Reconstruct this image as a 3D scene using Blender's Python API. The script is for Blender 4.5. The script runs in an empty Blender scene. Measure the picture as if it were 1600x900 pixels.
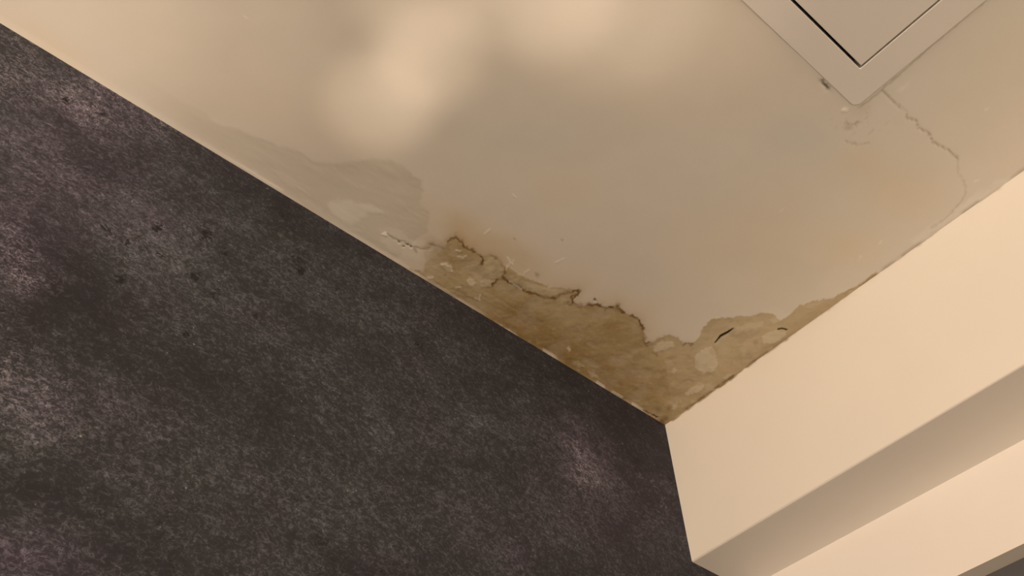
import bpy, math
import numpy as np
from mathutils import Matrix, Vector

# ------------------------------------------------------------------ camera
S = 1.2            # metres between the lens and the ceiling
H = 2.7            # ceiling height
FPX = 1430.353
R = np.array([[0.76095345, -0.64828113, -0.02398225],
              [0.48125358, 0.58889549, -0.64935208],
              [0.43513772, 0.48263202, 0.76010967]])      # world -> camera (x right, y down, z forward)
CAM = np.array([-0.96257381, -0.70174654, -1.0]) * S + np.array([0, 0, H])

scene = bpy.context.scene
cam_data = bpy.data.cameras.new('camera')
cam = bpy.data.objects.new('camera', cam_data)
scene.collection.objects.link(cam)
cam_data.sensor_width = 36.0
cam_data.lens = FPX / 1600 * 36.0
cam_data.clip_start = 0.01
r_, u_, b_ = R[0], -R[1], -R[2]
cam.matrix_world = Matrix(((r_[0], u_[0], b_[0], CAM[0]), (r_[1], u_[1], b_[1], CAM[1]),
                           (r_[2], u_[2], b_[2], CAM[2]), (0, 0, 0, 1)))
scene.camera = cam

# ------------------------------------------------------------------ light
vs = scene.view_settings
vs.view_transform = 'Standard'
vs.look = 'None'
vs.gamma = 1.0
vs.use_curve_mapping = False
vs.exposure = 0.0

world = bpy.data.worlds.new('room_light')
scene.world = world
world.use_nodes = True
world.node_tree.nodes['Background'].inputs['Color'].default_value = (1.0, 0.752, 0.485, 1)
world.node_tree.nodes['Background'].inputs['Strength'].default_value = 0.57


def on_z(x, y, z):
    r = R.T @ np.array([(x - 800) / FPX, (y - 450) / FPX, 1.0])
    return CAM + r * (z - CAM[2]) / r[2]


def area_lamp(name, loc, target, size, power, color):
    d = bpy.data.lights.new(name, 'AREA')
    d.shape = 'DISK'
    d.size = size
    d.energy = power
    d.color = color
    o = bpy.data.objects.new(name, d)
    scene.collection.objects.link(o)
    o.location = loc
    o.rotation_euler = (Vector(target) - Vector(loc)).to_track_quat('-Z', 'Y').to_euler()
    return o


def spot_lamp(name, loc, target, radius, power, color, blend=1.0, soft=0.02):
    d = bpy.data.lights.new(name, 'SPOT')
    v = Vector(target) - Vector(loc)
    d.spot_size = 2 * math.atan(radius / v.length)
    d.spot_blend = blend
    d.shadow_soft_size = soft
    d.energy = power
    d.color = color
    o = bpy.data.objects.new(name, d)
    scene.collection.objects.link(o)
    o.location = loc
    o.rotation_euler = v.to_track_quat('-Z', 'Y').to_euler()
    return o


WARM = (1.0, 0.765, 0.56)
area_lamp('unseen_side_light', (-3.7, -2.4, 1.9), (0, -0.4, 2.45), 0.9, 113, WARM)  # unseen broad source added at the side to light the beam and ceiling
# unseen spots added below to make the soft bright pools on the ceiling
for (px, py, rad, pw) in [(650, -5, 0.115, 17.0), (674, 85, 0.10, 21.0), (592, 162, 0.105, 24.0),
                          (636, 132, 0.09, 8.0), (848, -25, 0.14, 24.0), (960, 0, 0.17, 13.0), (1075, -20, 0.20, 9.0),
                          (-30, -30, 0.34, 23.0), (150, 40, 0.40, 12.0), (390, 90, 0.17, 3.0)]:
    t = on_z(px, py, H)
    spot_lamp('added_pool_spot', (t[0] * 0.6 - 0.5, t[1] * 0.5 - 0.55, 1.25), tuple(t), rad, pw, (1.0, 0.76, 0.54))


# ------------------------------------------------------------------ helpers
def lin(c):
    return tuple(((v / 255) / 12.92 if v / 255 <= 0.04045 else ((v / 255 + 0.055) / 1.055) ** 2.4) for v in c)


A0 = (0.72, 0.695, 0.67)
BASE = lin((169, 147, 120))


def alb(r, g, b):
    t = lin((r, g, b))
    return tuple(min(0.93, A0[i] * t[i] / BASE[i]) for i in range(3)) + (1.0,)


def mesh_obj(name, verts, faces, mat, parent=None, smooth=False):
    me = bpy.data.meshes.new(name)
    me.from_pydata([tuple(v) for v in verts], [], faces)
    me.update()
    if smooth:
        for p in me.polygons:
            p.use_smooth = True
    me.materials.append(mat)
    o = bpy.data.objects.new(name, me)
    scene.collection.objects.link(o)
    if parent:
        o.parent = parent
        o.matrix_parent_inverse = Matrix.Identity(4)
    return o


def grid_obj(name, P, mat, attrs, keep=None, smooth=True):
    """P: (n, m, 3) lattice of points; attrs: name -> (n, m) floats stored on the points."""
    n, m, _ = P.shape
    idx = np.arange(n * m).reshape(n, m)
    q = np.stack([idx[:-1, :-1], idx[1:, :-1], idx[1:, 1:], idx[:-1, 1:]], -1).reshape(-1, 4)
    if keep is not None:
        q = q[keep.reshape(-1)]
    me = bpy.data.meshes.new(name)
    me.vertices.add(n * m)
    me.vertices.foreach_set('co', P.reshape(-1).astype(np.float32))
    k = len(q)
    me.loops.add(4 * k)
    me.loops.foreach_set('vertex_index', q.reshape(-1).astype(np.int32))
    me.polygons.add(k)
    me.polygons.foreach_set('loop_start', (np.arange(k) * 4).astype(np.int32))
    me.polygons.foreach_set('use_smooth', np.full(k, smooth))
    me.update(calc_edges=True)
    for an, av in attrs.items():
        a = me.attributes.new(an, 'FLOAT', 'POINT')
        a.data.foreach_set('value', av.reshape(-1).astype(np.float32))
    me.materials.append(mat)
    o = bpy.data.objects.new(name, me)
    scene.collection.objects.link(o)
    return o


def vnoise(x, y, seed=0):
    xi = np.floor(x).astype(np.int64)
    yi = np.floor(y).astype(np.int64)
    fx = x - xi
    fy = y - yi
    fx = fx * fx * (3 - 2 * fx)
    fy = fy * fy * (3 - 2 * fy)

    def h(a, b):
        n = (a * 374761393 + b * 668265263 + seed * 974634777) & 0xffffffff
        n = ((n ^ (n >> 13)) * 1274126177) & 0xffffffff
        n = n ^ (n >> 16)
        return (n & 0xffff) / 65535.0
    a = h(xi, yi) * (1 - fx) + h(xi + 1, yi) * fx
    b = h(xi, yi + 1) * (1 - fx) + h(xi + 1, yi + 1) * fx
    return a * (1 - fy) + b * fy


def fbm(x, y, seed=0, octaves=4):
    s = 0
    a = 0.5
    t = 0
    for i in range(octaves):
        s = s + a * vnoise(x * 2 ** i + 17.3 * i, y * 2 ** i - 9.1 * i, seed + i)
        t += a
        a *= 0.5
    return s / t


def sstep(a, b, x):
    t = np.clip((x - a) / (b - a), 0, 1)
    return t * t * (3 - 2 * t)


def seg_dist(pts, X, Y, closed=False):
    d = np.full(X.shape, 1e9)
    p = list(pts) + ([pts[0]] if closed else [])
    for (ax, ay), (bx, by) in zip(p[:-1], p[1:]):
        dx, dy = bx - ax, by - ay
        t = np.clip(((X - ax) * dx + (Y - ay) * dy) / (dx * dx + dy * dy + 1e-9), 0, 1)
        d = np.minimum(d, np.hypot(X - ax - t * dx, Y - ay - t * dy))
    return d


def poly_sd(pts, X, Y):
    d = seg_dist(pts, X, Y, True)
    ins = np.zeros(X.shape, bool)
    p = list(pts) + [pts[0]]
    for (ax, ay), (bx, by) in zip(p[:-1], p[1:]):
        if ay == by:
            continue
        c = ((ay > Y) != (by > Y)) & (X < (bx - ax) * (Y - ay) / (by - ay) + ax)
        ins ^= c
    return np.where(ins, d, -d)


def gauss(X, Y, cx, cy, rx, ry=None, ang=0):
    ry = ry or rx
    c, s = math.cos(math.radians(ang)), math.sin(math.radians(ang))
    a = ((X - cx) * c + (Y - cy) * s) / rx
    b = (-(X - cx) * s + (Y - cy) * c) / ry
    return np.exp(-(a * a + b * b))


# node helper
class NT:
    def __init__(self, name):
        self.m = bpy.data.materials.new(name)
        self.m.use_nodes = True
        self.t = self.m.node_tree
        self.b = self.t.nodes['Principled BSDF']
        self.b.inputs['Specular IOR Level'].default_value = 0.25

    def n(self, kind, **kw):
        o = self.t.nodes.new(kind)
        for k, v in kw.items():
            if k in o.bl_rna.properties:
                setattr(o, k, v)
            else:
                o.inputs[k].default_value = v
        return o

    def l(self, a, b):
        self.t.links.new(a, b)

    def attr(self, name):
        return self.n('ShaderNodeAttribute', attribute_name=name).outputs['Fac']

    def noise(self, vec, scale, detail=4, rough=0.5, dist=0.0):
        o = self.n('ShaderNodeTexNoise')
        o.inputs['Scale'].default_value = scale
        o.inputs['Detail'].default_value = detail
        o.inputs['Roughness'].default_value = rough
        o.inputs['Distortion'].default_value = dist
        self.l(vec, o.inputs['Vector'])
        return o.outputs['Fac']

    def math(self, op, a, b=None, clamp=False):
        o = self.n('ShaderNodeMath', operation=op, use_clamp=clamp)
        for i, v in enumerate((a, b)):
            if v is None:
                continue
            if isinstance(v, (int, float)):
                o.inputs[i].default_value = v
            else:
                self.l(v, o.inputs[i])
        return o.outputs[0]

    def rng(self, v, a, b, c=0.0, d=1.0):
        o = self.n('ShaderNodeMapRange')
        o.inputs['From Min'].default_value = a
        o.inputs['From Max'].default_value = b
        o.inputs['To Min'].default_value = c
        o.inputs['To Max'].default_value = d
        self.l(v, o.inputs['Value'])
        return o.outputs[0]

    def mix(self, f, a, b, mode='MIX'):
        o = self.n('ShaderNodeMix', data_type='RGBA', blend_type=mode)
        for i, v in ((0, f), (6, a), (7, b)):
            if isinstance(v, (int, float)):
                o.inputs[i].default_value = v
            elif isinstance(v, tuple):
                o.inputs[i].default_value = v
            else:
                self.l(v, o.inputs[i])
        return o.outputs[2]

    def bump(self, h, strength, dist):
        o = self.n('ShaderNodeBump')
        o.inputs['Strength'].default_value = strength
        o.inputs['Distance'].default_value = dist
        self.l(h, o.inputs['Height'])
        self.l(o.outputs[0], self.b.inputs['Normal'])


# ------------------------------------------------------------------ materials
def ceiling_material():
    k = NT('stained_ceiling_paint')
    co = k.n('ShaderNodeTexCoord').outputs['Object']
    big = k.noise(co, 3.0, 3, 0.5)
    mid = k.noise(co, 26.0, 5, 0.6)
    fine = k.noise(co, 160.0, 4, 0.6)
    col = k.mix(k.rng(big, 0.35, 0.65), alb(171, 150, 123), alb(172, 148, 119))
    col = k.mix(k.rng(mid, 0.3, 0.75, 0, 0.35), col, alb(166, 145, 118))
    col = k.mix(k.attr('yellowing'), col, alb(173, 143, 104))
    col = k.mix(k.attr('greying'), col, alb(160, 145, 122))
    col = k.mix(k.attr('damp'), col, alb(158, 136, 107))
    col = k.mix(k.attr('pale'), col, alb(181, 160, 131))
    col = k.mix(k.attr('halo'), col, alb(154, 118, 71))
    st = k.mix(k.attr('brown'), alb(146, 118, 79), alb(116, 84, 42))
    st = k.mix(k.rng(mid, 0.4, 0.7, 0, 0.35), st, alb(130, 104, 64))
    st = k.mix(k.rng(fine, 0.5, 0.75, 0, 0.15), st, alb(168, 140, 100))
    col = k.mix(k.attr('stain'), col, st)
    col = k.mix(k.attr('scab'), col, alb(163, 138, 103))
    col = k.mix(k.attr('tide'), col, alb(92, 62, 26))
    col = k.mix(k.attr('crack_and_shade'), col, alb(118, 95, 66))
    col = k.mix(k.attr('hole'), col, (0.02, 0.013, 0.008, 1))
    col = k.mix(k.attr('chip'), col, alb(214, 192, 158))
    k.l(col, k.b.inputs['Base Color'])
    k.b.inputs['Roughness'].default_value = 0.62
    k.bump(k.math('ADD', k.math('MULTIPLY', mid, 0.4), k.math('MULTIPLY', fine, 0.25)), 0.18, 0.002)
    return k.m


def wallpaper_material():
    k = NT('charcoal_concrete_wallpaper')
    co = k.n('ShaderNodeTexCoord').outputs['Object']
    mp = k.n('ShaderNodeMapping')
    mp.inputs['Scale'].default_value = (0.74, 1.0, 1.0)
    mp.inputs['Rotation'].default_value = (0, math.radians(-8), 0)
    k.l(co, mp.inputs['Vector'])
    v = mp.outputs[0]
    wr = k.n('ShaderNodeTexNoise')
    wr.inputs['Scale'].default_value = 60.0
    wr.inputs['Detail'].default_value = 2.0
    k.l(v, wr.inputs['Vector'])
    vm = k.n('ShaderNodeVectorMath', operation='MULTIPLY_ADD')
    vm.inputs[1].default_value = (0.010, 0.010, 0.010)
    k.l(wr.outputs['Color'], vm.inputs[0])
    k.l(v, vm.inputs[2])
    vw = vm.outputs[0]
    flake = k.noise(vw, 230.0, 3, 0.6, 0.8)
    flake2 = k.noise(vw, 95.0, 6, 0.75, 0.6)
    ridge = k.rng(k.math('ABSOLUTE', k.math('SUBTRACT', k.noise(vw, 165.0, 2, 0.5, 1.0), 0.5)), 0.0, 0.045, 1.0, 0.0)
    blot = k.noise(v, 9.0, 7, 0.7, 0.6)
    hue = k.noise(co, 6.0, 6, 0.65, 0.4)
    wash = k.attr('wash')
    dark, grey = (0.0180, 0.0180, 0.0240, 1), (0.165, 0.182, 0.222, 1)
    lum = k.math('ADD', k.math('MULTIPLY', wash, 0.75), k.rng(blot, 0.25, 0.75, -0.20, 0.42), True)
    f2 = k.rng(k.math('ADD', flake2, k.math('MULTIPLY', lum, 0.12)), 0.50, 0.68)
    f1 = k.rng(k.math('ADD', flake, k.math('MULTIPLY', lum, 0.10)), 0.54, 0.68)
    f3 = k.math('MULTIPLY', ridge, f2)
    fib = k.math('ADD', k.math('ADD', k.math('MULTIPLY', f1, 0.30), k.math('MULTIPLY', f2, 0.12)), k.math('MULTIPLY', f3, 0.62), True)
    tot = k.math('ADD', k.math('MULTIPLY', fib, k.rng(lum, 0.0, 0.8, 0.25, 1.0)), k.math('MULTIPLY', lum, 0.12), True)
    col = k.mix(tot, dark, grey)
    pur = k.math('ADD', k.attr('purple'), k.rng(hue, 0.55, 0.75, 0, 0.5), True)
    col = k.mix(pur, col, k.mix(1.0, col, (1.16, 0.93, 1.12, 1), 'MULTIPLY'))
    grn = k.rng(hue, 0.48, 0.33, 0, 0.6)
    col = k.mix(grn, col, k.mix(1.0, col, (0.96, 1.06, 0.93, 1), 'MULTIPLY'))
    col = k.mix(k.math('MULTIPLY', k.math('MULTIPLY', k.attr('white'), k.math('ADD', f3, k.math('MULTIPLY', f1, 0.35))), 0.8, True), col, (0.36, 0.32, 0.41, 1))
    spk = k.n('ShaderNodeTexVoronoi', feature='F1')
    spk.inputs['Scale'].default_value = 60.0
    k.l(v, spk.inputs['Vector'])
    gate = k.math('MULTIPLY', k.math('LESS_THAN', spk.outputs['Distance'], 0.06), k.math('GREATER_THAN', flake2, 0.56))
    col = k.mix(gate, col, (0.26, 0.25, 0.25, 1))
    pit = k.math('ADD', k.math('MULTIPLY', k.attr('pit'), 0.22), k.math('SUBTRACT', k.noise(vw, 110.0, 6, 0.8, 1.4), 0.5))
    pitm = k.rng(pit, 0.155, 0.185)
    col = k.mix(pitm, col, (0.012, 0.011, 0.012, 1))
    k.l(col, k.b.inputs['Base Color'])
    k.b.inputs['Roughness'].default_value = 0.7
    k.bump(k.math('ADD', flake2, k.math('MULTIPLY', pitm, -0.6)), 0.22, 0.0012)
    return k.m


def paint(name, col, smudge=False, rough=0.55, bump=0.06):
    k = NT(name)
    co = k.n('ShaderNodeTexCoord').outputs['Object']
    a = k.noise(co, 5.0, 3, 0.5)
    c = k.mix(k.rng(a, 0.35, 0.65), col, tuple(v * 0.975 for v in col[:3]) + (1,))
    if smudge:
        c = k.mix(k.attr('smudge'), c, alb(108, 82, 48))
    k.l(c, k.b.inputs['Base Color'])
    k.b.inputs['Roughness'].default_value = rough
    k.bump(k.noise(co, 90.0, 4, 0.6), bump, 0.002)
    return k.m


M_CEIL = ceiling_material()
M_WALL = wallpaper_material()
M_BEAM = paint('cream_beam_paint', (0.82, 0.79, 0.75, 1), True)
M_PLASTER = paint('cream_wall_paint', (0.88, 0.85, 0.83, 1))
M_HATCH = paint('painted_hatch_metal', alb(173, 152, 126), rough=0.5, bump=0.04)
M_DARK = paint('dark_void', (0.006, 0.005, 0.005, 1), rough=0.9)
M_GLASS = paint('dark_window_glass', (0.10, 0.10, 0.11, 1), rough=0.15, bump=0.0)


# ------------------------------------------------------------------ ceiling
def axis(parts):
    out = []
    for a, b, st in parts:
        n = max(1, int(round((b - a) / st)))
        out += list(np.linspace(a, b, n, endpoint=False))
    return np.array(out + [parts[-1][1]])


# hatch extents (units of the ceiling lattice, before scaling by S)
HX0, HX1, HY0, HY1 = -0.60, -0.2515, -0.91, -0.5610     # outer flange
DX1, DY1 = -0.2925, -0.5985                             # corner of the door

gx = axis([(-1.7, -1.2, 0.05), (-1.2, -0.62, 0.004), (-0.62, 0.0, 0.00125)])
gy = axis([(-1.5, -0.9, 0.05), (-0.9, -0.34, 0.0024), (-0.34, 0.0, 0.00125)])
GX, GY = np.meshgrid(gx, gy, indexing='ij')
Wp = np.stack([GX * S, GY * S, np.full(GX.shape, H)], -1)
cc = (Wp - CAM) @ R.T
den = np.maximum(cc[..., 2], 0.05)
U = 800 + FPX * cc[..., 0] / den           # stain survey coordinates on the ceiling plane
V = 450 + FPX * cc[..., 1] / den
U = np.clip(U, -3000, 5000)
V = np.clip(V, -3000, 5000)
n1 = fbm(GX * 60, GY * 60, 3) - 0.5
n2 = fbm(GX * 60, GY * 60, 11) - 0.5
n3 = fbm(GX * 220, GY * 220, 21, 3) - 0.5
n4 = fbm(GX * 220, GY * 220, 31, 3) - 0.5
X1 = U + n1 * 12 + n3 * 7
Y1 = V + n2 * 12 + n4 * 7
XS = U + n3 * 5
YS = V + n4 * 5
wall_d = -GY                                # distance to the dark wall
beam_d = -GX                                # distance to the beam
fine = fbm(GX * 150, GY * 150, 41)
mid = fbm(GX * 35, GY * 35, 51)
streak = fbm(GX * 22, GY * 190, 61)

main_edge = [(668, 397), (674, 381), (686, 384), (700, 376), (712, 367), (722, 376), (728, 387), (738, 391), (750, 398),
             (768, 398), (780, 405), (786, 413), (800, 421), (818, 432), (835, 440), (855, 446), (878, 451), (905, 453), (903, 460), (893, 467),
             (897, 475), (913, 478), (933, 477), (950, 482), (965, 478), (972, 488), (987, 495), (1000, 500), (1004, 513),
             (1007, 528), (1010, 536)]
right_edge = [(1010, 536), (1018, 537), (1027, 530), (1047, 525), (1060, 528), (1067, 537), (1083, 536), (1090, 529), (1097, 513),
              (1110, 498), (1127, 494), (1140, 497), (1153, 494), (1173, 493), (1193, 488), (1208, 490), (1213, 497), (1220, 502),
              (1232, 492), (1250, 476), (1275, 469), (1300, 466), (1337, 449), (1370, 425)]
PA = main_edge + [(1040, 560), (1060, 700), (900, 700), (612, 450), (596, 399), (612, 409), (640, 420), (662, 425)]
PB = right_edge + [(1380, 470), (1060, 740), (1000, 700), (1000, 545)]
sdA = poly_sd(PA, XS + n1 * 5, YS + n2 * 5)
sdB = poly_sd(PB, XS + n1 * 4, YS + n2 * 4)

lw_ = 1.0 + 11.0 * sstep(712, 668, U) * sstep(0.022, 0.05, wall_d)
stain = np.maximum(sstep(-1.5, 2.0, sdA / lw_) * (0.84 + 0.2 * sstep(0.25, 0.6, mid)), sstep(-1.0, 1.5, sdB) * 0.86)
# left of the main body the stain thins out into blotches
thin = gauss(U, V, 640, 405, 45, 30)
stain *= 1 - 0.55 * thin * sstep(0.35, 0.55, mid)
stain = np.clip(stain, 0, 1)

brown = (0.75 * gauss(U, V, 880, 545, 95, 34, 30) + 0.55 * gauss(U, V, 960, 520, 50, 30, 30) + 0.5 * gauss(U, V, 800, 480, 70, 22, 32)
         + 0.5 * gauss(U, V, 990, 600, 60, 30, 30) + 0.35 * gauss(U, V, 705, 385, 30, 25) + 0.5 * sstep(0.02, 0.002, wall_d) * gauss(U, V, 850, 540, 240)
         + 0.35 * gauss(U, V, 1060, 600, 50, 40) + 0.25 * sstep(0.03, 0.0, beam_d))
brown = brown + 0.35 * np.exp(-np.maximum(sdA, 0) / 9) * sstep(860, 900, U) * (U < 1015) + 0.25 * gauss(U, V, 700, 400, 35, 22)
brown = np.clip(brown * (0.65 + 0.7 * fbm(GX * 30, GY * 30, 71)) + (streak - 0.5) * 0.5 * sstep(0.08, 0.02, wall_d), 0, 1)

dA = np.maximum(-sdA, 0)
halo = np.exp(-dA / 16) * (sdA < 0) * (0.25 + 0.75 * gauss(U, V, 745, 385, 75, 35, 20) + 0.2 * gauss(U, V, 960, 470, 70, 40))
halo = np.maximum(halo * 0.75, np.exp(-dA / 26) * (sdA < 0) * 0.42)
halo += 0.32 * gauss(X1, Y1, 810, 400, 45, 22, 30) + 0.28 * gauss(X1, Y1, 722, 352, 26, 18) + 0.30 * gauss(X1, Y1, 745, 378, 36, 14)
halo *= sstep(560, 690, U)
halo = np.clip(halo * 0.85, 0, 0.8)

# brown tide lines
tl = [[(672, 380), (685, 385), (691, 388)], [(700, 378), (712, 369), (720, 376), (726, 386), (738, 392), (750, 399), (756, 407), (751, 415)],
      [(767, 399), (778, 404), (786, 413), (788, 424), (787, 434)],
      [(770, 446), (776, 439), (787, 436), (800, 444), (815, 451), (822, 457), (836, 460), (850, 465), (865, 467), (880, 460), (905, 454), (903, 460), (893, 467),
       (897, 475), (913, 478), (933, 477), (950, 482), (965, 478), (972, 488), (987, 495), (1000, 500), (1004, 513), (1007, 528), (1008, 536), (1018, 537)],
      [(1018, 537), (1027, 530), (1047, 525)], [(1067, 540), (1073, 536), (1083, 538)], [(1016, 538), (1018, 550), (1026, 556)],
      [(880, 473), (897, 478)], [(820, 457), (823, 470)], [(840, 474), (832, 470), (845, 470)]]
tw = [0.5, 0.8, 0.45, 0.85, 0.4, 0.5, 0.3, 0.4, 0.25, 0.25]
tide = np.zeros(U.shape)
for pts, w in zip(tl, tw):
    d = seg_dist(pts, U + n3 * 6 + n1 * 3, V + n4 * 6 + n2 * 3)
    lw = 1.35 + 1.3 * sstep(0.5, 0.75, fine)
    tide = np.maximum(tide, w * (np.exp(-(d / lw) ** 2) * (0.45 + 0.9 * sstep(0.35, 0.65, vnoise(U / 9, V / 9, 5))) + 0.30 * np.exp(-d / 5)))
for cx, cy, rr in [(738, 392, 3.5), (753, 412, 3.5), (787, 434, 3.5), (965, 479, 4.5), (1003, 508, 2.5), (934, 477, 2.5), (895, 474, 2.5)]:
    tide = np.maximum(tide, gauss(XS, YS, cx, cy, rr))
# dark smuts inside the stain and along the joints
for cx, cy, rr, a in [(839, 430, 3.5, .45), (1028, 640, 5, .4), (1045, 638, 5, .5), (1180, 535, 4, .35), (980, 590, 6, .25), (914, 537, 2, .5), (696, 430, 3, .4), (1040, 655, 5, .8),
                      (757, 435, 3, .3), (1050, 560, 5, .25), (990, 575, 5, .2), (803, 360 + 14, 1.5, .5), (878, 374, 1.5, .4)]:
    tide = np.maximum(tide, a * gauss(XS, YS, cx, cy, rr))
tide = np.maximum(tide, 0.75 * sstep(0.006, 0.001, beam_d) * gauss(U, V, 1120, 600, 130) * sstep(0.4, 0.62, vnoise(U / 7, V / 7, 8)))
tide = np.maximum(tide, 0.35 * sstep(0.008, 0.001, beam_d) * sstep(0.45, 0.6, mid))
tide = np.maximum(tide, 0.18 * sstep(0.55, 0.75, fbm(GX * 60, GY * 60, 81)) * stain)
tide = np.clip(tide, 0, 1)

# pale flakes left standing in the stain
flakes = [([(1085, 558), (1098, 545), (1112, 541), (1118, 552), (1122, 570), (1115, 580), (1100, 583), (1086, 575)], .85),
          ([(1068, 615), (1084, 603), (1099, 601), (1100, 606), (1084, 617), (1074, 619)], .7),
          ([(1188, 526), (1212, 517), (1228, 518), (1227, 524), (1208, 539), (1192, 538)], .75),
          ([(1146, 515), (1165, 506), (1195, 503), (1190, 512), (1160, 520), (1148, 524)], .45),
          ([(1020, 541), (1032, 534), (1050, 534), (1054, 540), (1040, 548), (1024, 551)], .7),
          ([(729, 436), (734, 434), (742, 437), (743, 444), (737, 448), (730, 444)], .85),
          ([(686, 412), (700, 410), (708, 424), (702, 427), (690, 418)], .7),
          ([(706, 394), (716, 389), (725, 393), (714, 396)], .4),
          ([(749, 440), (757, 436), (771, 440), (768, 450), (752, 450)], .55),
          ([(756, 413), (768, 402), (781, 408), (785, 425), (783, 433), (768, 437), (756, 428)], .35),
          ([(795, 430), (830, 444), (868, 452), (876, 458), (862, 463), (845, 461), (818, 447), (797, 438)], .35),
          ([(1046, 640), (1058, 624), (1062, 630), (1056, 640)], .55), ([(1078, 628), (1090, 624), (1094, 630), (1082, 636)], .5),
          ([(1128, 590), (1138, 584), (1146, 586), (1134, 595)], .5), ([(1045, 580), (1055, 576), (1060, 580), (1052, 585)], .55),
          ([(1040, 566), (1050, 562), (1052, 570), (1043, 574)], .3), ([(885, 545), (890, 541), (892, 549), (887, 552)], .8),
          ([(892, 566), (902, 562), (916, 574), (904, 575)], .35), ([(918, 578), (936, 588), (940, 595), (922, 588)], .4),
          ([(1200, 500), (1214, 494), (1219, 502), (1210, 508)], .5),
          ([(1255, 480), (1285, 470), (1280, 476), (1262, 484)], .3)]
scab = np.zeros(U.shape)
for pts, a in flakes:
    sd = poly_sd(pts, XS + n1 * 3, YS + n2 * 3)
    scab = np.maximum(scab, a * sstep(-0.8, 1.4, sd))
scab = np.maximum(scab, 0.32 * sstep(0.56, 0.70, fbm(GX * 40 + 9, GY * 40, 91)) * np.maximum(gauss(U, V, 730, 425, 70, 35, 20), gauss(U, V, 1080, 600, 90, 50, -30)))
scab = np.maximum(scab, 0.28 * sstep(0.58, 0.75, streak) * sstep(0.07, 0.03, wall_d) * gauss(U, V, 740, 460, 130, 60, 32))

# fine light curls of lifting paint
curls = [[(690, 412), (697, 415), (704, 414), (706, 424)], [(716, 401), (724, 402), (728, 400)], [(792, 402), (796, 410), (803, 413)], [(801, 408), (790, 421)],
         [(713, 390), (720, 393)], [(756, 365), (765, 359)], [(868, 411), (880, 405)], [(742, 466), (749, 470), (750, 460)], [(820, 428), (826, 422)], [(668, 434), (676, 434)],
         [(713, 449), (720, 450)], [(1218, 332), (1224, 327)], [(801, 304), (806, 308)], [(1342, 406), (1344, 400)], [(1530, 282), (1523, 284)],
         [(1540, 172), (1543, 170)], [(380, 27), (384, 27)], [(1372, 381), (1378, 377)], [(390, 268), (402, 271)], [(796, 440), (815, 452)]]
chip = np.zeros(U.shape)
for c in curls:
    chip = np.maximum(chip, 0.45 * np.exp(-(seg_dist(c, XS, YS) / 1.3) ** 2))
chip = np.maximum(chip, 0.95 * sstep(-1, 1, poly_sd([(596, 365), (601, 363), (607, 369), (599, 370)], XS, YS)))
chip = np.maximum(chip, 0.9 * sstep(-1, 1, poly_sd([(1315, 168), (1322, 170), (1325, 174), (1317, 175)], XS, YS)))
chip = np.maximum(chip, 0.8 * sstep(-1, 1, poly_sd([(772, 504), (786, 509), (812, 527), (826, 538), (815, 537), (798, 528), (784, 517)], XS, YS)) * (0.3 + 0.7 * sstep(0.35, 0.55, fine)))
lip = sstep(0.0065, 0.0035, wall_d)
chip = np.maximum(chip, lip * 0.55 * sstep(0.40, 0.6, vnoise(U / 26, V / 26, 6)) * sstep(560, 480, U) * sstep(250, 420, U))
chip = np.maximum(chip, lip * 0.5 * sstep(0.45, 0.6, vnoise(U / 14, V / 14, 7)) * sstep(820, 850, U))
chip = np.maximum(chip, lip * 0.28 * sstep(480, 620, U) * sstep(770, 700, U))

hole = np.zeros(U.shape)
d = seg_dist([(1117, 536), (1126, 526), (1137, 520), (1145, 514)], U, V)
hole = np.maximum(hole, sstep(2.3, 1.0, d / (0.35 + 0.75 * gauss(U, V, 1131, 523, 14))))
d = seg_dist([(1216, 515), (1222, 514), (1229, 516)], U, V)
hole = np.maximum(hole, 0.9 * sstep(1.9, 0.6, d))
hole = np.maximum(hole, 0.9 * gauss(XS, YS, 930, 468.5, 1.8))
hole = np.maximum(hole, 0.9 * gauss(XS, YS, 1289, 133, 10, 2.6, 44))
hole = np.maximum(hole, 0.6 * gauss(XS, YS, 1285, 127, 4, 3, 50))
hole = np.maximum(hole, 0.8 * gauss(XS, YS, 1455, 66, 3.0, 1.6, -40))
for cx, cy, rr in [(624, 378, 1.8), (630, 386, 1.4), (637, 382, 2), (642, 385, 1.8), (1033, 659, 3.2)]:
    hole = np.maximum(hole, 0.7 * gauss(XS, YS, cx, cy, rr))
hole = np.maximum(hole, 0.7 * sstep(1.7, 0.6, seg_dist([(1003, 641), (1020, 650), (1036, 660)], XS, YS)) * sstep(.35, .5, fine))

crack_and_shade_lines = [([(1377, 140), (1387, 150), (1403, 163), (1417, 175), (1418, 183), (1432, 188), (1433, 197), (1450, 208), (1457, 220), (1467, 227), (1480, 233), (1497, 247)], .6),
          ([(1497, 247), (1497, 270), (1505, 283), (1510, 300), (1500, 317), (1480, 340), (1455, 356)], .28),
          ([(603, 366), (618, 373), (632, 379), (645, 386), (662, 390), (672, 388)], .5), ([(648, 386), (649, 396)], .5),
          ([(1322, 192), (1340, 196)], .4), ([(1338, 192), (1346, 191)], .5), ([(1322, 220), (1340, 226), (1358, 224)], .35),
          ([(690, 450), (715, 455), (740, 470)], .3), ([(640, 420), (700, 455), (760, 496)], .4),
          ([(1062, 598), (1074, 594), (1084, 596)], .45), ([(1022, 655), (985, 640), (960, 622)], .5),
          ([(1344, 168), (1380, 138), (1420, 103), (1456, 70)], .35), ([(1458, 68), (1500, 34), (1540, 0)], .3)]  # this row: shade along the hatch frame's right edge, painted as dark lines
crack_and_shade = np.zeros(U.shape)
for pts, a in crack_and_shade_lines:
    crack_and_shade = np.maximum(crack_and_shade, a * np.exp(-(seg_dist(pts, U + n3 * 5, V + n4 * 5) / 1.5) ** 2))
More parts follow.
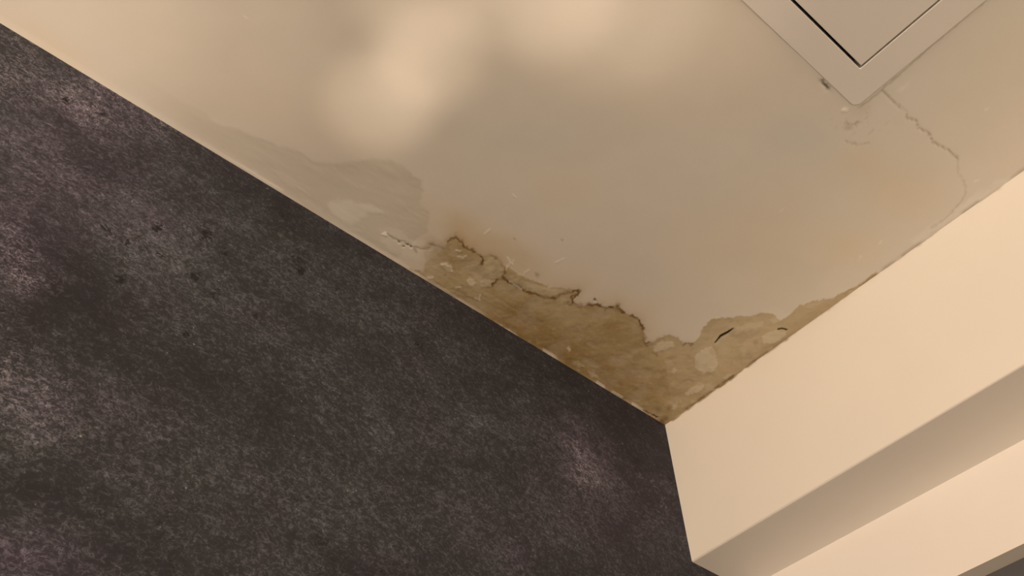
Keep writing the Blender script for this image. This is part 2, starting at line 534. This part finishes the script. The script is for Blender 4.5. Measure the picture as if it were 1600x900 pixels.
crack_and_shade = np.maximum(crack_and_shade, 0.4 * gauss(XS, YS, 1326, 200, 7, 4))
crack_and_shade = np.maximum(crack_and_shade, 0.35 * sstep(0.60, 0.72, fine) * gauss(U, V, 1345, 190, 38, 20, 10))
# soft line where the overpainted hatch flange meets the ceiling
dh = poly_sd([(HX0, HY0), (HX1, HY0), (HX1, HY1), (HX0, HY1)], GX, GY)
crack_and_shade = np.clip(crack_and_shade, 0, 1)

# damp mark above the dark wall, upper left
PD = [(150, 60), (200, 102), (262, 146), (300, 168), (345, 193), (400, 214), (450, 232), (490, 252), (530, 254), (570, 250), (612, 253), (642, 266), (659, 283),
      (662, 300), (656, 320), (672, 330), (668, 362), (600, 420), (300, 260)]
sdD = poly_sd(PD, XS + n1 * 10, YS + n2 * 10)
damp = sstep(-3.0, 4.0, sdD) * (0.28 + 0.45 * np.exp(-np.maximum(sdD, 0) / 35)) * sstep(170, 420, U)
damp = np.maximum(damp, 0.35 * sstep(0.50, 0.62, fbm(GX * 9, GY * 9, 101)) * gauss(U, V, 1100, 620, 500, 240, -30) * sstep(0.25, 0.1, beam_d) * 0.6)
damp = np.maximum(damp, 0.5 * gauss(X1, Y1, 1352, 170, 14, 8, -30))
pale = np.zeros(U.shape)
for pts, a in [([(512, 318), (522, 310), (545, 313), (562, 320), (590, 324), (600, 332), (596, 338), (575, 336), (560, 344), (548, 352), (536, 348), (520, 336)], .62),
               ([(462, 308), (476, 312), (530, 344), (560, 362), (548, 362), (500, 338)], .4),
               ([(595, 355), (620, 358), (640, 372), (668, 380), (664, 410), (640, 408), (612, 395), (590, 380)], .35),
               ([(1420, 375), (1500, 322), (1560, 282), (1590, 272), (1500, 340), (1430, 385)], .45),
               ([(1408, 135), (1424, 128), (1412, 143), (1402, 146)], .5)]:
    pale = np.maximum(pale, a * sstep(-3, 5, poly_sd(pts, X1, Y1)))
pale = np.maximum(pale, 0.3 * sstep(0.012, 0.004, wall_d) * sstep(620, 500, U))
pale = np.maximum(pale, 0.3 * sstep(0.55, 0.7, streak) * sstep(0.05, 0.02, wall_d) * sstep(640, 500, U) * sstep(350, 450, U))
pale = np.clip(pale * (0.7 + 0.6 * mid), 0, 1)
yellowing = (0.45 * gauss(X1, Y1, 1400, 300, 60, 45) + 0.35 * gauss(X1, Y1, 1345, 250, 40, 25) + 0.4 * gauss(X1, Y1, 1330, 385, 50, 30) + 0.3 * gauss(X1, Y1, 880, 300, 60, 40)
             + 0.22 * gauss(X1, Y1, 1200, 400, 150, 80) + 0.35 * gauss(X1, Y1, 75, 75, 70, 22, 32)
             + 0.3 * gauss(X1, Y1, 720, 350, 70, 22, 20) + 0.15 * gauss(X1, Y1, 1580, 150, 120))
greying = 0.5 * gauss(X1, Y1, 1250, 215, 60, 40) + 0.35 * gauss(X1, Y1, 420, 240, 80, 20, 28) + 0.3 * gauss(X1, Y1, 1000, 430, 60, 40) + 0.3 * gauss(X1, Y1, 860, 210, 120, 40)

# relief: blistered skin in the stain, lifted flakes, sunk holes, gentle waviness of the plaster
h = 0.0007 * (fbm(GX * 6, GY * 6, 111) - 0.5) * 2
h = h - stain * (0.0005 * (fine - 0.5) + 0.0022 * (mid - 0.5))
h = h - 0.0005 * scab + 0.0004 * tide + 0.0007 * crack_and_shade + 0.002 * hole - 0.0006 * chip - 0.0003 * pale
h = h - 0.0012 * damp * (fbm(GX * 25, GY * 60, 121) - 0.5)
fill = np.exp(-np.maximum(-dh, 0) / 0.010) * 0.0012       # filler feathered up to the hatch flange
h = h - fill
h *= sstep(0.0, 0.004, np.minimum(wall_d, beam_d))
Pc = Wp.copy()
Pc[..., 2] += h * S
cgx = (gx[:-1] + gx[1:]) / 2
cgy = (gy[:-1] + gy[1:]) / 2
CX, CY = np.meshgrid(cgx, cgy, indexing='ij')
inside = (CX > HX0 + 0.02) & (CX < HX1 - 0.02) & (CY > HY0 + 0.02) & (CY < HY1 - 0.02)
ceiling = grid_obj('ceiling', Pc, M_CEIL, dict(stain=stain, brown=brown, halo=halo, tide=tide, scab=scab, chip=chip, hole=hole, crack_and_shade=crack_and_shade,
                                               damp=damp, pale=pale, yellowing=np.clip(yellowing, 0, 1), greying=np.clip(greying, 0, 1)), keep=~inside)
ceiling['kind'] = 'structure'
ceiling['label'] = 'beige painted ceiling with brown water stain and peeling paint in the corner'

# ------------------------------------------------------------------ dark wallpapered wall (plane y = 0)
wx = axis([(-1.7, -1.15, 0.05), (-1.15, 0.06, 0.0035), (0.06, 0.5, 0.05)])
wz = axis([(-2.25, -0.66, 0.08), (-0.66, 0.0, 0.0035)])
QX, QZ = np.meshgrid(wx, wz, indexing='ij')
Qp = np.stack([QX * S, np.zeros(QX.shape), H + QZ * S], -1)
cc = (Qp - CAM) @ R.T
den = np.maximum(cc[..., 2], 0.05)
WU = np.clip(800 + FPX * cc[..., 0] / den, -3000, 5000)
WV = np.clip(450 + FPX * cc[..., 1] / den, -3000, 5000)
m1 = fbm(QX * 18, QZ * 18, 131) - 0.5
m2 = fbm(QX * 18, QZ * 18, 141) - 0.5
A, B = WU + m1 * 90, WV + m2 * 90
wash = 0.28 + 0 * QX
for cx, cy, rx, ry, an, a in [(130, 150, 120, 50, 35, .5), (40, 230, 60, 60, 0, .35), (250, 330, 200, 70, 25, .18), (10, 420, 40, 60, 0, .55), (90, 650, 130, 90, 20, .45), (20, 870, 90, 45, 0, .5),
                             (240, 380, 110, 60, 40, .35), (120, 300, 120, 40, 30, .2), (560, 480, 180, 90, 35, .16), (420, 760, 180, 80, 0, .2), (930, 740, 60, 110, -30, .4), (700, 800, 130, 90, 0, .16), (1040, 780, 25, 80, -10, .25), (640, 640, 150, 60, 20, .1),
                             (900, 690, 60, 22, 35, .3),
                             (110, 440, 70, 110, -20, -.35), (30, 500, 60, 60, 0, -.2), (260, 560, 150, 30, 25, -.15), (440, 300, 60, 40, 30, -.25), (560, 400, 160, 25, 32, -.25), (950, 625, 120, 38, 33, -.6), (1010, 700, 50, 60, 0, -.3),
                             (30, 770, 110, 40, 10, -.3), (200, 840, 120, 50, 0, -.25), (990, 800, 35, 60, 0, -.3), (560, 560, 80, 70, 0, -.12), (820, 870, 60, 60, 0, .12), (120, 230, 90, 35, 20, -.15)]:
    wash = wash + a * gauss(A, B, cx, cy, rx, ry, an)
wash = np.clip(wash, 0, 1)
purple = np.zeros(QX.shape)
for cx, cy, rx, ry, a in [(140, 170, 160, 80, .6), (150, 280, 140, 70, .5), (20, 380, 60, 130, .7), (120, 640, 130, 70, .5), (40, 880, 120, 50, .9), (240, 350, 60, 25, .5), (930, 690, 70, 60, .7), (960, 800, 110, 90, .6),
                         (1040, 760, 50, 80, .5), (230, 470, 60, 30, .4), (800, 830, 100, 50, .35), (600, 880, 80, 40, .3)]:
    purple += a * gauss(A, B, cx, cy, rx, ry)
purple = np.clip(purple, 0, 1)
white = np.zeros(QX.shape)
for cx, cy, rx, ry, an, a in [(140, 150, 60, 35, 20, .7), (250, 205, 40, 14, 38, .7), (15, 100, 30, 60, 0, .5), (15, 400, 25, 40, 0, .7), (905, 690, 30, 8, 35, .9), (920, 735, 22, 30, 0, .8), (1025, 785, 16, 25, 0, .5),
                             (1012, 740, 38, 4, 48, .8), (70, 640, 70, 60, 0, .35), (20, 590, 25, 40, 0, .5), (55, 425, 40, 8, 28, .5)]:
    white += a * gauss(A, B, cx, cy, rx, ry, an)
white = np.clip(white + 0.06, 0, 1)
pit = np.zeros(QX.shape)
for cx, cy, rr, a in [(247, 356, 9, 1.2), (195, 385, 34, .6), (188, 436, 12, 1.1), (172, 365, 14, .7), (322, 365, 18, .8), (305, 432, 12, 1.1), (350, 392, 14, .6), (400, 494, 10, .9), (290, 522, 7, 1.1), (468, 410, 22, .8), (470, 425, 8, 1.1),
                     (141, 746, 4, 1.6), (40, 150, 8, .9), (102, 158, 9, 1.1), (88, 138, 14, .7), (660, 540, 30, .5), (690, 520, 20, .5), (525, 452, 8, .8), (500, 848, 20, .7), (335, 462, 20, .6), (920, 790, 30, .4), (900, 700, 60, .35), (165, 178, 16, .6),
                     (835, 705, 20, .6), (995, 720, 6, 1.0), (1045, 750, 8, .8), (130, 130, 45, .45)]:
    pit = np.maximum(pit, a * gauss(WU, WV, cx, cy, rr))
Qp[..., 1] -= 0.0
pit = np.maximum(pit, 0.30 * sstep(0.45, 0.65, fbm(QX * 14, QZ * 14, 201)))
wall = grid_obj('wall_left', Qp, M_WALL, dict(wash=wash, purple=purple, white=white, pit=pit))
wall['kind'] = 'structure'
wall['label'] = 'dark charcoal mottled wallpapered wall below the stained ceiling'


# ------------------------------------------------------------------ boxed beam and recessed wall (planes x = 0 and x = step)
def Wd(x, y, z):
    return (x * S, y * S, H + z * S)


Y_END = -1.5
ZB0, ZB1 = -0.2574, -0.2625           # underside of the beam at the dark wall / far end
STEP0, STEP1 = 0.1186, 0.1430         # the recessed wall stands slightly out of parallel
ZL = -0.3819                          # head of the window opening
HEAD = 0.0276
beam_root = bpy.data.objects.new('ceiling_beam', None)
scene.collection.objects.link(beam_root)
beam_root.location = Wd(0, 0, ZB0)
beam_root['label'] = 'cream boxed beam running along the ceiling edge, smudged brown where it meets the stain'
beam_root['category'] = 'beam'
off = np.array(Wd(0, 0, ZB0))
by = axis([(Y_END, -0.75, 0.05), (-0.75, 0.0, 0.0025)])
bt = axis([(0.0, 0.88, 0.08), (0.88, 1.0, 0.010)])
BY, BT = np.meshgrid(by, bt, indexing='ij')
zb = ZB0 + (ZB1 - ZB0) * (BY / Y_END)
BZ = zb * (1 - BT)
wob = (fbm(BY * 40, BY * 0, 151) - 0.5)
Pb = np.stack([BX_ := (0.0012 * (fbm(BY * 5, BZ * 5, 161) - 0.5)) * S, BY * S, H + BZ * S], -1) - off
e = -BZ + 0.006 * (fbm(BY * 90, BZ * 90, 171) - 0.5)
smudge = 0.9 * sstep(0.0045, 0.0015, e) * sstep(-0.36, -0.06, BY) * sstep(0.40, 0.60, fbm(BY * 45, BZ * 30, 181)) \
    + 0.55 * sstep(0.0022, 0.0005, e) * sstep(0.3, 0.5, fbm(BY * 30, BZ * 30, 191))
face = grid_obj('front_face', Pb, M_BEAM, dict(smudge=np.clip(smudge, 0, 1)))
face.parent = beam_root
# underside with an eased arris
NB = 60
vs_, fs_ = [], []
for i in range(NB + 1):
    y = Y_END * i / NB
    z = ZB0 + (ZB1 - ZB0) * i / NB
    st = STEP0 + (STEP1 - STEP0) * i / NB
    for p in [(0.0, z), (0.0012, z - 0.0009), (0.003, z - 0.0012), (st, z - 0.0012), (st, 0.0), (0.0, 0.0)]:
        vs_.append(np.array(Wd(p[0], y, p[1])) - off)
for i in range(NB):
    for j in range(4):
        a = i * 6 + j
        fs_.append((a, a + 1, a + 7, a + 6))
und = mesh_obj('underside', vs_, fs_, M_PLASTER, beam_root)

# recessed wall with the window opening: bands above, below and beside the opening
OY0, OY1, OZ = -0.05, -1.30, -1.35


def wall_x(y):
    return STEP0 + (STEP1 - STEP0) * (y / Y_END)


wv, wf = [], []


def block(y0, y1, z0, z1):
    b = len(wv)
    for dx in (0, HEAD + 0.06):
        for (y, z) in ((y0, z0), (y1, z0), (y1, z1), (y0, z1)):
            wv.append(Wd(wall_x(y) + dx, y, z))
    for q in ((0, 1, 2, 3), (7, 6, 5, 4), (0, 4, 5, 1), (1, 5, 6, 2), (2, 6, 7, 3), (3, 7, 4, 0)):
        wf.append(tuple(b + i for i in q))


block(0.0, Y_END, ZB0 + 0.004, ZL)
block(0.0, OY0, ZL, -2.25)
block(OY1, Y_END, ZL, -2.25)
block(OY0, OY1, OZ, -2.25)
rw = mesh_obj('wall_right', wv, wf, M_PLASTER)
rw['kind'] = 'structure'
rw['label'] = 'cream recessed wall band below the beam underside'
# glazing set just behind the window head
root = bpy.data.objects.new('window_1', None)
scene.collection.objects.link(root)
root['kind'] = 'structure'
root['label'] = 'dark window below the recessed cream wall band at the lower right'


def slab(name, y0, y1, z0, z1, x0, x1, mat, parent):
    v = []
    for dx in (x0, x1):
        for (y, z) in ((y0, z0), (y1, z0), (y1, z1), (y0, z1)):
            v.append(Wd(wall_x(y) + dx, y, z))
    f = [(0, 1, 2, 3), (7, 6, 5, 4), (0, 4, 5, 1), (1, 5, 6, 2), (2, 6, 7, 3), (3, 7, 4, 0)]
    return mesh_obj(name, v, f, mat, parent)


slab('glass', OY0, OY1, ZL - 0.0002, OZ, HEAD, HEAD + 0.012, M_GLASS, root)


# ------------------------------------------------------------------ access hatch
hatch = bpy.data.objects.new('access_hatch', None)
scene.collection.objects.link(hatch)
hatch.location = Wd((HX0 + HX1) / 2, (HY0 + HY1) / 2, 0)
hatch['label'] = 'square beige painted access hatch set flush in the ceiling near the cracked paint'
hatch['category'] = 'access hatch'
ho = np.array(hatch.location)


def rrect(x0, x1, y0, y1, r, seg=8):
    pts = []
    for cx, cy, a0 in ((x1 - r, y1 - r, 0), (x0 + r, y1 - r, 90), (x0 + r, y0 + r, 180), (x1 - r, y0 + r, 270)):
        for i in range(seg + 1):
            a = math.radians(a0 + 90 * i / seg)
            pts.append((cx + r * math.cos(a), cy + r * math.sin(a)))
    return pts


def ring(name, loops, mat, parent, closed=False, cap=False):
    """loops: list of (points, z) joined in order."""
    v, f = [], []
    n = len(loops[0][0])
    for pts, z in loops:
        for (x, y) in pts:
            v.append(np.array(Wd(x, y, z)) - ho)
    for k in range(len(loops) - 1):
        for i in range(n):
            j = (i + 1) % n
            f.append((k * n + i, k * n + j, (k + 1) * n + j, (k + 1) * n + i))
    if cap:
        f.append(tuple((len(loops) - 1) * n + i for i in range(n)))
    if closed:
        f.append(tuple(reversed(range(n))))
    return mesh_obj(name, v, f, mat, parent)


b = 0.0385
OPX0, OPX1, OPY0, OPY1 = HX0 + b, DX1 + 0.0012, HY0 + b, DY1 + 0.0016
T = 0.0017
fr = ring('frame', [(rrect(HX0, HX1, HY0, HY1, 0.010), 0.001), (rrect(HX0, HX1, HY0, HY1, 0.010), -T * 0.75),
                    (rrect(HX0 + .0009, HX1 - .0009, HY0 + .0009, HY1 - .0009, 0.0095), -T),
                    (rrect(OPX0 - .0005, OPX1 + .0005, OPY0 - .0005, OPY1 + .0005, 0.0012), -T),
                    (rrect(OPX0, OPX1, OPY0, OPY1, 0.001), -T + 0.0005),
                    (rrect(OPX0, OPX1, OPY0, OPY1, 0.001), 0.02)], M_HATCH, hatch)
dx0, dx1, dy0, dy1 = OPX0 + 0.002, OPX1 - 0.0028, OPY0 + 0.002, OPY1 - 0.0034
door = ring('hatch_door', [(rrect(dx0, dx1, dy0, dy1, 0.001), 0.012), (rrect(dx0, dx1, dy0, dy1, 0.001), -T + 0.0006),
                           (rrect(dx0 + .0005, dx1 - .0005, dy0 + .0005, dy1 - .0005, 0.0008), -T)], M_HATCH, hatch, closed=True, cap=True)
box = ring('housing', [(rrect(HX0 + .01, HX1 - .01, HY0 + .01, HY1 - .01, 0.002), 0.003), (rrect(HX0 + .01, HX1 - .01, HY0 + .01, HY1 - .01, 0.002), 0.08)], M_DARK, hatch, cap=True)
box['label'] = 'black hollow behind the door gap'
